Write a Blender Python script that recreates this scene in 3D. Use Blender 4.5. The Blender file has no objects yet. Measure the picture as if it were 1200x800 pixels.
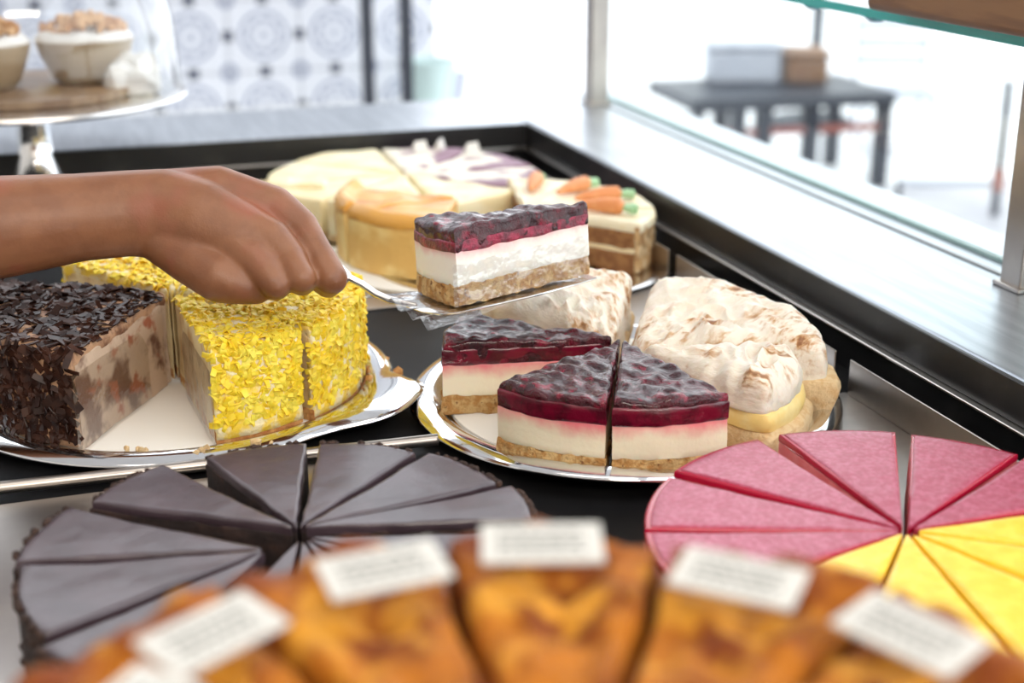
import bpy, bmesh, math, random
from math import sin, cos, tan, pi, radians, sqrt, atan2, hypot, exp
from mathutils import Vector, Matrix, noise
random.seed(7)
S = bpy.context.scene
C = S.collection

# ------------------------------------------------------------------ camera, sky, exposure
F = 1667.0; PITCH = radians(19); YAW = radians(18.5); CAMH = 0.385      # z = 0 is the display deck
FLOOR = -0.95
cam = bpy.data.cameras.new('camera'); camo = bpy.data.objects.new('camera', cam); C.objects.link(camo)
camo.location = (0, 0, CAMH); camo.rotation_euler = (pi/2 - PITCH, 0, -YAW)
cam.sensor_width = 36; cam.lens = 36*F/1200; cam.clip_start = .02
cam.dof.use_dof = True; cam.dof.focus_distance = 0.955; cam.dof.aperture_fstop = 4.3; cam.dof.aperture_blades = 7
S.camera = camo
w = bpy.data.worlds.new('sky'); S.world = w; w.use_nodes = True
bg = w.node_tree.nodes['Background']; bg.inputs[0].default_value = (.91, .955, 1, 1); bg.inputs[1].default_value = 2.9
S.view_settings.view_transform = 'Standard'; S.view_settings.look = 'None'
S.view_settings.exposure = -0.04; S.view_settings.gamma = 1; S.view_settings.use_curve_mapping = False
S.cycles.use_denoising = True; S.cycles.max_bounces = 10; S.cycles.transparent_max_bounces = 12
def lamp(name, loc, size, power, col):
    l = bpy.data.lights.new(name, 'AREA'); l.shape = 'RECTANGLE'; l.size, l.size_y = size; l.energy = power; l.color = col
    o = bpy.data.objects.new(name, l); C.objects.link(o); o.location = loc; return o
lamp('fill_light', (.1, .3, 1.84), (1.6, .5), 9, (1, .90, .78))  # weak overhead fill added above the case, no fixture there
lamp('fill_light', (.1, -1.9, 1.84), (1.6, .5), 70, (1, .90, .78))  # strong fill added behind the camera to brighten camera-facing sides

# ------------------------------------------------------------------ pixel helpers (1200 x 800)
def ray(px, py):
    x = (px-600)/F; y = (py-400)/F
    d = (x, cos(PITCH)-y*sin(PITCH), -sin(PITCH)-y*cos(PITCH)); c, s = cos(YAW), sin(YAW)
    return Vector((d[0]*c+d[1]*s, -d[0]*s+d[1]*c, d[2]))
def G(px, py, z):
    d = ray(px, py); return Vector((0, 0, CAMH)) + d*((z-CAMH)/d.z)
def D(px, py, dep): return Vector((0, 0, CAMH)) + ray(px, py)*dep
RIGHT = Vector((cos(YAW), -sin(YAW), 0)); FWD = Vector((sin(YAW), cos(YAW), 0))

# ------------------------------------------------------------------ materials
MT = {}
class X:                                   # tiny node-expression helper
    nt = None
    def __init__(s, sock): s.s = sock
    @staticmethod
    def op(o, *a, clamp=False):
        n = X.nt.nodes.new('ShaderNodeMath'); n.operation = o; n.use_clamp = clamp
        for i, v in enumerate(a):
            if isinstance(v, X): X.nt.links.new(v.s, n.inputs[i])
            else: n.inputs[i].default_value = v
        return X(n.outputs[0])
    def __add__(s, o): return X.op('ADD', s, o)
    def __sub__(s, o): return X.op('SUBTRACT', s, o)
    def __rsub__(s, o): return X.op('SUBTRACT', o, s)
    def __mul__(s, o): return X.op('MULTIPLY', s, o)
    def lt(s, o): return X.op('LESS_THAN', s, o)
    def gt(s, o): return X.op('GREATER_THAN', s, o)
    def abs(s): return X.op('ABSOLUTE', s)
    def sq(s): return X.op('MULTIPLY', s, s)
    def sqrt(s): return X.op('SQRT', s)
    def ss(s, a, b):                        # smooth step
        n = X.nt.nodes.new('ShaderNodeMapRange'); n.interpolation_type = 'SMOOTHSTEP'
        X.nt.links.new(s.s, n.inputs[0]); n.inputs[1].default_value = a; n.inputs[2].default_value = b
        return X(n.outputs[0])
def newmat(name):
    m = bpy.data.materials.new(name); m.use_nodes = True; MT[name] = m
    X.nt = m.node_tree; return m, m.node_tree, m.node_tree.nodes['Principled BSDF']
def coords(nt, kind='Object', scale=(1, 1, 1)):
    t = nt.nodes.new('ShaderNodeTexCoord'); mp = nt.nodes.new('ShaderNodeMapping'); mp.inputs['Scale'].default_value = scale
    nt.links.new(t.outputs[kind], mp.inputs[0]); return mp.outputs[0]
def noise_tex(nt, vec, scale, detail=4, rough=.55):
    n = nt.nodes.new('ShaderNodeTexNoise'); n.inputs['Scale'].default_value = scale; n.inputs['Detail'].default_value = detail
    n.inputs['Roughness'].default_value = rough; nt.links.new(vec, n.inputs['Vector']); return n.outputs['Fac']
def mixc(nt, fac, a, b):
    n = nt.nodes.new('ShaderNodeMix'); n.data_type = 'RGBA'
    if isinstance(fac, X): fac = fac.s
    if hasattr(fac, 'links'): nt.links.new(fac, n.inputs[0])
    else: n.inputs[0].default_value = fac
    for i, v in ((6, a), (7, b)):
        if hasattr(v, 'links'): nt.links.new(v, n.inputs[i])
        else: n.inputs[i].default_value = (*v, 1)
    return n.outputs[2]
def mat(name, c1, c2=None, scale=60, lo=.4, hi=.6, rough=.5, metal=0, bump=0, bscale=250, bdist=.001, coat=0, sss=0, sssr=.004, vscale=(1, 1, 1), spec=.5, detail=4, c3=None, scale3=30, lo3=.55, hi3=.7, croug=.1):
    m, nt, p = newmat(name); v = coords(nt, 'Object', vscale)
    col = None
    if c2:
        col = mixc(nt, X(noise_tex(nt, v, scale, detail)).ss(lo, hi), c1, c2)
        if c3: col = mixc(nt, X(noise_tex(nt, v, scale3, 3)).ss(lo3, hi3), col, c3)
        nt.links.new(col, p.inputs['Base Color'])
    else: p.inputs['Base Color'].default_value = (*c1, 1)
    p.inputs['Roughness'].default_value = rough; p.inputs['Metallic'].default_value = metal
    p.inputs['Specular IOR Level'].default_value = spec
    p.inputs['Coat Weight'].default_value = coat; p.inputs['Coat Roughness'].default_value = croug
    if sss:
        p.inputs['Subsurface Weight'].default_value = sss; p.inputs['Subsurface Scale'].default_value = sssr
        p.inputs['Subsurface Radius'].default_value = (1, .5, .3)
    if bump:
        b = nt.nodes.new('ShaderNodeBump'); b.inputs['Strength'].default_value = bump; b.inputs['Distance'].default_value = bdist
        nt.links.new(noise_tex(nt, v, bscale, 5, .65), b.inputs['Height']); nt.links.new(b.outputs[0], p.inputs['Normal'])
    return m
def thin(name, tint, base, rough, pw=5.0, wave=0):
    m = bpy.data.materials.new(name); m.use_nodes = True; nt = m.node_tree; nt.nodes.clear(); MT[name] = m; X.nt = nt
    o = nt.nodes.new('ShaderNodeOutputMaterial'); mx = nt.nodes.new('ShaderNodeMixShader')
    t = nt.nodes.new('ShaderNodeBsdfTransparent'); t.inputs[0].default_value = (*tint, 1)
    g = nt.nodes.new('ShaderNodeBsdfGlossy'); g.inputs['Roughness'].default_value = rough
    f = nt.nodes.new('ShaderNodeLayerWeight'); f.inputs[0].default_value = .5
    fac = X.op('ADD', X.op('POWER', X(f.outputs['Facing']), pw)*.8, base+.035, clamp=True)
    if wave:
        v = coords(nt, 'Object'); b = nt.nodes.new('ShaderNodeBump'); b.inputs['Strength'].default_value = .8; b.inputs['Distance'].default_value = wave
        nt.links.new(noise_tex(nt, v, 45, 3), b.inputs['Height']); nt.links.new(b.outputs[0], g.inputs['Normal']); nt.links.new(b.outputs[0], f.inputs['Normal'])
    nt.links.new(fac.s, mx.inputs[0]); nt.links.new(t.outputs[0], mx.inputs[1]); nt.links.new(g.outputs[0], mx.inputs[2])
    nt.links.new(mx.outputs[0], o.inputs[0]); return m

mat('steel', (.56, .57, .58), (.46, .47, .49), 14, .35, .65, rough=.24, metal=1, bump=.05, bscale=60, vscale=(1, 14, 1))
mat('steel_ledge', (.47, .50, .54), (.38, .41, .45), 9, .35, .65, rough=.33, metal=1, bump=.06, bscale=40, vscale=(14, 1, 14))
mat('steel_warm', (.50, .46, .42), (.36, .33, .31), 10, .35, .65, rough=.34, metal=1, bump=.05, bscale=60)
mat('silver', (.78, .78, .79), rough=.09, metal=1)
mat('silver_soft', (.74, .73, .72), rough=.2, metal=1)
mat('black_metal', (.012, .012, .013), (.03, .029, .028), 30, .5, .8, rough=.32, spec=.5)
mat('black_floor', (.010, .010, .011), (.018, .018, .02), 12, .4, .7, rough=.45, spec=.06)
mat('dark_trim', (.20, .195, .19), rough=.35, metal=1)
mat('edge_trim', (.62, .58, .54), rough=.3, metal=1)
mat('white_paint', (.8, .8, .79), rough=.7)
mat('warm_paint', (.74, .70, .64), rough=.8)
mat('floor_tile', (.42, .41, .43), (.34, .33, .36), 3, rough=.5)
mat('pavement', (.82, .82, .82), (.74, .74, .76), 2, rough=.8)
mat('card', (.60, .585, .54), rough=.7)
mat('paper', (.86, .83, .76), rough=.75)
mat('ink', (.13, .13, .125), rough=.7)
mat('bluish_black', (.012, .016, .028), rough=.45)
mat('rust', (.30, .09, .07), rough=.6)
mat('wood_dark', (.24, .12, .05), (.17, .08, .035), 7, rough=.55, vscale=(9, 1, 9))
mat('wood_stand', (.30, .20, .12), (.2, .12, .07), 20, rough=.4, vscale=(1, 8, 1))
mat('teal_edge', (.02, .42, .40), rough=.15, spec=.8)
mat('glass_foot', (.35, .52, .50), rough=.3)
mat('teal_clamp', (.01, .20, .24), rough=.25)
mat('teal_pale', (.55, .70, .68), rough=.5)
mat('grey_plastic', (.42, .44, .50), rough=.5)
mat('tile_edge', (.6, .61, .64), rough=.6)
thin('glass', (.97, .99, .98), 0, .02)
thin('dome_glass', (.97, .98, .99), .03, .03, 2.2)
thin('film', (.97, .97, .96), .09, .13, 5.0, .004)
thin('film_streaky', (.96, .96, .96), .16, .2, 5.0, .003)
# cakes
mat('chocolate_glaze', (.050, .032, .040), (.068, .044, .054), 26, rough=.30, bump=.25, bscale=38, bdist=.003, spec=.85)  # lilac sheen of the sky is mixed into the base colour
mat('chocolate_crumb', (.030, .014, .010), (.075, .036, .022), 240, .4, .65, rough=.8, bump=.9, bscale=420, bdist=.003)
mat('chocolate_sponge', (.018, .009, .008), (.05, .024, .018), 90, .45, .7, rough=.7, bump=.6, bscale=300, bdist=.002)
mat('chocolate_flake', (.020, .007, .0045), (.050, .018, .010), 70, rough=.36, spec=.25)
mat('mocha_cream', (.52, .30, .17), (.20, .09, .05), 55, .45, .62, rough=.6, bump=.6, bscale=160, bdist=.003)
mat('layer_cut', (.60, .45, .33), (.16, .075, .05), 30, .45, .6, rough=.6, bump=.4, bscale=180, bdist=.002, c3=(.40, .13, .07), scale3=45, lo3=.55, hi3=.66)
mat('yellow_flake', (.96, .62, .015), (.96, .72, .07), 60, rough=.5, sss=.35, sssr=.003)
mat('vanilla_cream', (.90, .78, .48), (.92, .64, .05), 70, .45, .6, rough=.55, bump=.6, bscale=200, bdist=.003)
mat('yellow_cut', (.82, .66, .36), (.62, .40, .16), 35, .45, .62, rough=.6, bump=.4, bscale=160, bdist=.002)
mat('sponge_base', (.50, .19, .05), (.68, .36, .12), 120, rough=.7, bump=.8, bscale=300, bdist=.003)
mat('biscuit', (.58, .28, .075), (.78, .52, .22), 150, .4, .62, rough=.75, bump=1, bscale=230, bdist=.007, c3=(.32, .13, .035), scale3=230, lo3=.6, hi3=.7)
mat('pale_biscuit', (.80, .60, .34), (.70, .46, .22), 130, .4, .65, rough=.75, bump=.9, bscale=300, bdist=.003)
mat('berry', (.075, .003, .010), (.035, .003, .008), 60, rough=.24, coat=.5, croug=.04, spec=.25, bump=1, bscale=85, bdist=.012, c3=(.24, .006, .028), scale3=75, lo3=.52, hi3=.68)
mat('berry_jelly', (.15, .002, .018), (.07, .002, .010), 70, rough=.2, coat=.6, bump=.35, bscale=130, bdist=.003)
mat('berry_side_matte', (.34, .008, .05), (.14, .006, .025), 130, rough=.4, coat=.3, bump=.9, bscale=220, bdist=.004)
mat('meringue', (.86, .80, .70), (.83, .73, .58), 35, rough=.5, bump=.35, bscale=90, bdist=.003, sss=.2, sssr=.006)
mat('lemon_curd', (.86, .70, .32), (.84, .62, .22), 40, rough=.4, bump=.3, bscale=60, bdist=.003)
mat('red_glaze', (.34, .022, .065), (.46, .085, .155), 330, .38, .68, rough=.36, bump=.5, bscale=300, bdist=.0015, coat=.25, croug=.25)
mat('red_rim', (.42, .004, .035), rough=.25, coat=.4)
mat('pink_mousse', (.66, .16, .17), (.74, .26, .25), 60, rough=.6, sss=.2)
mat('mango_glaze', (.90, .55, .012), (.93, .66, .05), 110, .38, .66, rough=.32, bump=.35, bscale=200, bdist=.0015, coat=.25, croug=.2)
mat('mango_mousse', (.85, .48, .03), (.88, .56, .08), 60, rough=.55, sss=.2)
mat('apple_bake', (.52, .17, .010), (.22, .045, .004), 30, .38, .62, rough=.6, spec=.25, bump=1, bscale=110, bdist=.006, c3=(.72, .32, .03), scale3=38, lo3=.50, hi3=.62)
mat('apple_crust', (.40, .12, .012), (.20, .05, .006), 60, spec=.25, rough=.6, bump=.8, bscale=130, bdist=.004)
mat('pale_cheese', (.88, .80, .55), (.87, .74, .44), 25, rough=.5, sss=.15, sssr=.006)
mat('white_cheese', (.86, .80, .66), (.26, .13, .19), 11, .50, .58, rough=.5, detail=2)
mat('baked_pie', (.74, .38, .08), (.55, .20, .03), 22, .45, .68, rough=.35, bump=.3, bscale=80, bdist=.002)
mat('pie_side', (.86, .64, .26), (.74, .46, .14), 26, rough=.6, bump=.5, bscale=140, bdist=.002)
mat('carrot_cream', (.88, .80, .60), (.84, .70, .44), 30, rough=.5)
mat('nut_coat', (.70, .46, .22), (.38, .19, .07), 90, .4, .62, rough=.75, bump=1, bscale=160, bdist=.004, c3=(.85, .68, .42), scale3=110, lo3=.5, hi3=.62)
mat('carrot_sponge', (.24, .10, .035), (.36, .17, .06), 110, rough=.8, bump=.8, bscale=200, bdist=.003)
mat('carrot_orange', (.80, .36, .15), (.74, .28, .10), 60, rough=.45)
mat('carrot_green', (.36, .60, .34), rough=.5)
mat('crumble', (.46, .21, .07), (.72, .46, .24), 60, .4, .6, rough=.75, bump=1, bscale=120, bdist=.006)
mat('cream_cup', (.42, .33, .22), (.35, .26, .16), 20, rough=.35)
mat('napkin', (.74, .72, .68), rough=.8)
mat('skin', (.255, .104, .046), (.205, .078, .033), 40, .35, .65, rough=.42, bump=.28, bscale=380, bdist=.0008, sss=.25, sssr=.006, c3=(.275, .09, .046), scale3=18, lo3=.5, hi3=.68)
# cheesecake filling: white, stained pink just under the berries (object z is the height above the slice base)
def cheese(name, white, pink, z0, z1):
    m, nt, p = newmat(name); v = coords(nt)
    sp = nt.nodes.new('ShaderNodeSeparateXYZ'); nt.links.new(v, sp.inputs[0])
    f = (X(sp.outputs[2]) + (X(noise_tex(nt, v, 45, 4)) - .5)*.016).ss(z0, z1)
    nt.links.new(mixc(nt, f, white, pink), p.inputs['Base Color']); p.inputs['Roughness'].default_value = .45
    p.inputs['Subsurface Weight'].default_value = .2; p.inputs['Subsurface Scale'].default_value = .005
    b = nt.nodes.new('ShaderNodeBump'); b.inputs['Strength'].default_value = .3; b.inputs['Distance'].default_value = .002
    nt.links.new(noise_tex(nt, v, 120, 4), b.inputs['Height']); nt.links.new(b.outputs[0], p.inputs['Normal'])
cheese('cheese_pink', (.90, .80, .60), (.74, .13, .17), .024, .040)
cheese('cheese_rose', (.89, .85, .77), (.74, .15, .20), .028, .044)
# toasted meringue: browned streaks that follow the swirls
def toasted():
    m, nt, p = newmat('meringue_toasted'); v = coords(nt, 'Object', (1, 3.4, 2.2))
    a = X(noise_tex(nt, v, 34, 6, .62)); b2 = X(noise_tex(nt, coords(nt), 16, 3))
    at = nt.nodes.new('ShaderNodeAttribute'); at.attribute_name = 'toast'
    f = (a.ss(.46, .62) * b2.ss(.38, .56)) * X(at.outputs['Fac'])
    c = mixc(nt, f, (.80, .73, .62), (.52, .28, .10)); c = mixc(nt, (a.ss(.56, .66) * b2.ss(.46, .58)) * X(at.outputs['Fac']), c, (.24, .09, .025))
    nt.links.new(c, p.inputs['Base Color']); p.inputs['Roughness'].default_value = .42
    p.inputs['Subsurface Weight'].default_value = .2; p.inputs['Subsurface Scale'].default_value = .005
    b = nt.nodes.new('ShaderNodeBump'); b.inputs['Strength'].default_value = .5; b.inputs['Distance'].default_value = .004
    nt.links.new(noise_tex(nt, v, 60, 5), b.inputs['Height']); nt.links.new(b.outputs[0], p.inputs['Normal'])
toasted()
def tile_mat():
    m, nt, p = newmat('patterned_tile'); v = coords(nt)
    sp = nt.nodes.new('ShaderNodeSeparateXYZ'); nt.links.new(v, sp.inputs[0])
    x = X(sp.outputs[0])*5.0; y = X(sp.outputs[2])*5.0                        # -.5 .. .5 over the tile
    r = (x.sq()+y.sq()).sqrt(); ax = x.abs(); ay = y.abs()
    rc = ((.5-ax).sq()+(.5-ay).sq()).sqrt()
    d1 = (.5-ax)+ay; d2 = ax+(.5-ay)
    def band(t, a, b): return t.gt(a)*t.lt(b)
    ang = X.op('ARCTAN2', x, y); pet = X.op('SINE', ang*8.0)
    grey = band(r, .30, .345)+band(r, .15, .24)*pet.gt(-.3)+band(rc, .06, .125)+r.lt(.05)
    dark = X.op('MAXIMUM', ax*.0+(X.op('MAXIMUM', .5-ax, ay)).lt(.075), (X.op('MAXIMUM', ax, .5-ay)).lt(.075))
    c = mixc(nt, X.op('MINIMUM', grey, 1.0), (.66, .68, .73), (.26, .29, .39)); c = mixc(nt, dark, c, (.07, .08, .12))
    nt.links.new(c, p.inputs['Base Color']); p.inputs['Roughness'].default_value = .35
tile_mat()

# ------------------------------------------------------------------ object helpers
def mesh_obj(name, verts, faces, m, parent=None, smooth=True, ang=40):
    me = bpy.data.meshes.new(name); me.from_pydata([tuple(v) for v in verts], [], faces); me.update()
    o = bpy.data.objects.new(name, me); C.objects.link(o)
    if isinstance(m, str): m = [m]
    for k in m: me.materials.append(MT[k])
    if smooth:
        me.polygons.foreach_set('use_smooth', [True]*len(me.polygons)); me.set_sharp_from_angle(angle=radians(ang))
    if parent: o.parent = parent
    return o
def tag(o, label, cat, group=None):
    o['label'] = label; o['category'] = cat
    if group: o['group'] = group
    return o
def thing(name, label, cat, loc=(0, 0, 0), rz=0, group=None):
    o = bpy.data.objects.new(name, None); C.objects.link(o); o.empty_display_size = .02
    o.location = loc; o.rotation_euler = (0, 0, rz); return tag(o, label, cat, group)
def struct(o): o['kind'] = 'structure'; return o
def copy_tree(o, parent=None):
    c = o.copy(); C.objects.link(c); c.parent = parent
    for ch in list(o.children): copy_tree(ch, c)
    return c
class MB:                                   # mesh builder: several solids that make one part
    def __init__(s): s.v = []; s.f = []
    def add(s, v, f):
        n = len(s.v); s.v += [tuple(a) for a in v]; s.f += [tuple(i+n for i in a) for a in f]; return s
    def box(s, lo, hi):
        x0, y0, z0 = lo; x1, y1, z1 = hi
        return s.add([(x0,y0,z0),(x1,y0,z0),(x1,y1,z0),(x0,y1,z0),(x0,y0,z1),(x1,y0,z1),(x1,y1,z1),(x0,y1,z1)],
                     [(0,3,2,1),(4,5,6,7),(0,1,5,4),(1,2,6,5),(2,3,7,6),(3,0,4,7)])
    def tube(s, pts, rad, n=12):
        pts = [Vector(p) for p in pts]; R = rad if isinstance(rad, (list, tuple)) else [rad]*len(pts); v = []; f = []
        for i, p in enumerate(pts):
            t = (pts[min(i+1, len(pts)-1)]-pts[max(i-1, 0)]).normalized()
            a = t.orthogonal() if abs(t.z) > .95 else t.cross(Vector((0, 0, 1))); a.normalize(); b = t.cross(a)
            v += [p+(a*cos(k*2*pi/n)+b*sin(k*2*pi/n))*R[i] for k in range(n)]
        for i in range(len(pts)-1):
            for k in range(n): f.append((i*n+k, i*n+(k+1) % n, (i+1)*n+(k+1) % n, (i+1)*n+k))
        f.append(tuple(range(n))[::-1]); f.append(tuple((len(pts)-1)*n+k for k in range(n)))
        return s.add(v, f)
    def lathe(s, prof, n=48, c=(0, 0, 0)):
        v = []; f = []
        for r, z in prof: v += [(c[0]+r*cos(k*2*pi/n), c[1]+r*sin(k*2*pi/n), c[2]+z) for k in range(n)]
        m = len(prof)
        for i in range(m-1):
            for k in range(n): f.append((i*n+k, i*n+(k+1) % n, (i+1)*n+(k+1) % n, (i+1)*n+k))
        if prof[0][0] > 1e-6: f.append(tuple(range(n))[::-1])
        if prof[-1][0] > 1e-6: f.append(tuple((m-1)*n+k for k in range(n)))
        return s.add(v, f)
    def obj(s, name, m, parent=None, smooth=True, bevel=0, ang=40):
        o = mesh_obj(name, s.v, s.f, m, parent, smooth, ang)
        if bevel:
            b = o.modifiers.new('bevel', 'BEVEL'); b.width = bevel; b.segments = 2; b.limit_method = 'ANGLE'
        return o
def box(name, lo, hi, m, parent=None, bevel=0): return MB().box(lo, hi).obj(name, m, parent, smooth=bool(bevel), bevel=bevel)

def wedge_outline(r, half, ne=26, na=20, tip=.0015):
    """closed outline of a slice: tip at the origin, axis +X, counter-clockwise"""
    p = []
    for i in range(ne): t = tip + (r-tip)*i/ne; p.append((t*cos(half), -t*sin(half)))
    for i in range(na+1): a = -half + 2*half*i/na; p.append((r*cos(a), r*sin(a)))
    for i in range(ne-1, -1, -1): t = tip + (r-tip)*i/ne; p.append((t*cos(half), t*sin(half)))
    return p
def soften(o, it):
    for _ in range(it): n = len(o); o = [((o[i-1][0]+2*o[i][0]+o[(i+1) % n][0])/4, (o[i-1][1]+2*o[i][1]+o[(i+1) % n][1])/4) for i in range(n)]
    return o
def loft(outline, prof, ntop=10, disp=None, cen=None, bottom=True):
    """outline swept up through prof [(inset, z)], closed by rings shrinking to the centre"""
    n = len(outline)
    cx, cy = cen or (sum(p[0] for p in outline)/n, sum(p[1] for p in outline)/n); v = []; f = []; loops = 0
    def ring(fn):
        nonlocal loops
        for x, y in outline: v.append(fn(x, y))
        loops += 1
    def ins(d, z):
        def g(x, y):
            l = hypot(x-cx, y-cy) or 1e-9; k = max(0, 1-d/l); return Vector((cx+(x-cx)*k, cy+(y-cy)*k, z))
        return g
    for d, z in prof: ring(ins(d, z))
    d, z = prof[-1]
    for i in range(1, ntop):
        k = 1-i/ntop
        def g(x, y):
            l = hypot(x-cx, y-cy) or 1e-9; q = max(0, 1-d/l)*k; return Vector((cx+(x-cx)*q, cy+(y-cy)*q, z))
        ring(g)
    top = len(v); v.append(Vector((cx, cy, z)))
    for i in range(loops-1):
        for k in range(n): a, b = i*n+k, i*n+(k+1) % n; f.append((a, b, b+n, a+n))
    for k in range(n): f.append(((loops-1)*n+k, (loops-1)*n+(k+1) % n, top))
    if bottom: f.append(tuple(range(n))[::-1])
    if disp: v = [disp(p, i//n) for i, p in enumerate(v)]
    return v, f
def wob(amp, sc, seed, ztop=None):
    """roughen every vertex a little"""
    def d(p, k):
        q = Vector((p.x*sc+seed, p.y*sc, p.z*sc)); return p + noise.noise_vector(q)*amp
    return d
def straight(z0, z1, nz=5, b=.002, bb=.001):
    pr = [(bb, z0)] + [(0, z0+bb+(z1-b-z0-bb)*i/nz) for i in range(nz+1)]
    return pr + [(b*.3, z1-b*.3), (b, z1)]
def wedge(name, r, half, z0, z1, m, parent, nz=4, b=.002, ntop=10, disp=None, ne=26, na=20, ang=45):
    v, f = loft(wedge_outline(r, half, ne, na), straight(z0, z1, nz, b), ntop, disp, (r*.62, 0))
    return mesh_obj(name, v, f, m, parent, True, ang)

# ------------------------------------------------------------------ the room
LZ = .06                                    # height of the ledge above the deck
LX = .591; LXO = .812; LY = 1.70; LYO = 1.90; WX0 = -.62; WY0 = -.06
struct(box('floor', (-3, -3, FLOOR-.1), (5.5, 5.05, FLOOR), 'floor_tile'))
struct(box('pavement', (-6, 5.05, FLOOR-.12), (14, 22, FLOOR-.01), 'pavement'))
struct(box('light_shaping_ceiling', (-3, -3, 1.9), (1.3, 2.9, 2.0), 'white_paint'))  # unseen slab, added and sized to hold back light from overhead
struct(box('bounce_wall_rear', (-3, -3.1, FLOOR), (1.1, -3, 1.9), 'warm_paint'))  # unseen, added to block sky behind the camera and bounce light forward
struct(box('wall_left', (-3.1, -3, FLOOR), (-3, 4.1, 2.0), 'warm_paint'))
# tiled wall behind, each patterned tile its own piece
TY = 4.05
wt = struct(box('wall_back', (-3, TY+.012, FLOOR), (1.03, TY+.14, 1.3), 'tile_edge'))
tb = bpy.data.meshes.new('tile')
tm = MB().box((-.0985, -.006, -.0985), (.0985, .006, .0985)); tb.from_pydata(tm.v, [], tm.f); tb.materials.append(MT['patterned_tile'])
tx, tz = D(310*.4167+180, 95*.4167, 3.97).x, -.10
for i in range(-12, 3):
    for j in range(-1, 4):
        o = bpy.data.objects.new('tile', tb); C.objects.link(o); o.location = (tx+i*.2, TY+.006, tz+j*.2); o.parent = wt
struct(box('trim_1', (-3, 3.62, FLOOR), (1.12, TY, -.30), 'white_paint', bevel=.01))
for px, pb in ((425, 112), (472, 103)):     # slim black frame posts on the sill
    p = D(px, pb, 3.86)
    t = thing('window_mullion', 'slim black window post over the patterned tiles' if px < 450 else 'slim black window post at the right end of the tiled wall', 'post', (p.x, 3.72, -.30))
    MB().box((-.013, -.02, 0), (.013, .02, 1.9)).obj('bar', 'bluish_black', t); MB().box((-.02, -.028, 0), (.02, .028, .012)).obj('foot', 'bluish_black', t)

# ------------------------------------------------------------------ the display counter
dc = thing('display_counter', 'stainless steel display counter with a sunken black well for cakes', 'counter', (0, 0, FLOOR))
def dpart(name, lo, hi, m, bevel=0, parent=dc):
    return box(name, (lo[0], lo[1], lo[2]-FLOOR), (hi[0], hi[1], hi[2]-FLOOR), m, parent, bevel)
dpart('cabinet_body', (WX0-.2, WY0-.15, FLOOR+.08), (LXO-.02, LYO-.02, -.085), 'steel')
dpart('plinth', (WX0-.15, WY0-.1, FLOOR), (LXO-.07, LYO-.07, FLOOR+.08), 'black_metal')
dpart('well_floor', (WX0-.02, WY0-.02, -.085), (LX+.05, LY+.05, -.0035), 'black_floor')
for nm, lo, hi in (('ledge_right', (LX, WY0-.15, .03), (LXO, LYO, LZ)), ('ledge_back', (WX0-.2, LY, .03), (LX, LYO, LZ)),
                   ('ledge_left', (WX0-.2, WY0-.15, .03), (WX0, LY, LZ)), ('ledge_front', (WX0, WY0-.15, .03), (LX, WY0, LZ))):
    dpart('ledge', lo, hi, 'steel_ledge', .002)
# black lip facing the well, and the recessed wall below it
T = .004
for lo, hi in (((LX-T, WY0, .03), (LX, LY, LZ-.001)), ((WX0, LY-T, .03), (LX-T, LY, LZ-.001)), ((WX0, WY0, .03), (WX0+T, LY-T, LZ-.001)), ((WX0+T, WY0, .03), (LX-T, WY0+T, LZ-.001))):
    dpart('lip', lo, hi, 'black_metal', .001)
for lo, hi in (((LX-T-.006, WY0+T, .0275), (LX, LY-T, .03)), ((WX0+T, LY-T-.006, .0275), (LX-T-.006, LY, .03))):
    dpart('edge_strip', lo, hi, 'edge_trim', .0008)
for lo, hi in (((LX-.002, WY0, -.0035), (LX+.02, LY, .0275)), ((WX0-.02, LY-.002, -.0035), (LX+.02, LY+.02, .0275)), ((WX0-.02, WY0, -.0035), (WX0+.002, LY, .0275)), ((WX0, WY0-.02, -.0035), (LX, WY0+.002, .0275))):
    dpart('well_wall', lo, hi, 'black_metal')
dpart('groove', (.727, WY0, LZ), (.731, LYO-.02, LZ+.0012), 'dark_trim')
# steel posts on the ledge, a glass guard between them
SHZ = .248
POSTX = .723
for yy in (.892, 1.80):
    ps = box('post', (POSTX-.0125, yy-.0125, LZ-FLOOR), (POSTX+.0125, yy+.0125, (SHZ if yy < 1 else .62)-FLOOR), 'steel_warm', dc, .0015)
    box('foot_plate', (POSTX-.0165, yy-.0165, LZ-FLOOR), (POSTX+.0165, yy+.0165, LZ+.004-FLOOR), 'steel_warm', ps, .001)
dpart('glass_guard', (.752, WY0, LZ+.003), (.757, 1.88, .236), 'glass'); dpart('glass_foot', (.7515, WY0, LZ), (.7575, 1.88, LZ+.003), 'glass_foot')
# glass shelf above the ledge
gs = thing('glass_shelf', 'clear glass shelf with teal edge above the steel counter', 'shelf', (POSTX, .5, SHZ))
mb = MB().box((-.025, -.55, 0), (.42, .80, .008)); so = mb.obj('pane', ['glass', 'teal_edge'], gs, False)
for i, p in enumerate(so.data.polygons): p.material_index = 0 if i < 2 else 1
for yy in (.892-.5, 1.13-.5, 1.24-.5):
    MB().lathe([(0, -.007), (.006, -.007), (.013, -.002), (.015, 0)], 20, (0, yy, 0)).obj('shelf_clamp', 'teal_clamp' if yy > .5 else 'teal_edge', gs)
p = G(1130, 22, SHZ+.008)
cb = thing('chopping_board', 'thick dark brown wooden board lying on the glass shelf', 'board', (p.x, p.y, SHZ+.008))
MB().box((-.06, -.36, .004), (.30, .055, .045)).obj('slab', 'wood_dark', cb, True, .006)
for yy in (-.3, .0): MB().lathe([(.012, 0), (.012, .004)], 12, (.02, yy, 0)).obj('foot', 'black_metal', cb)

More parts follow.
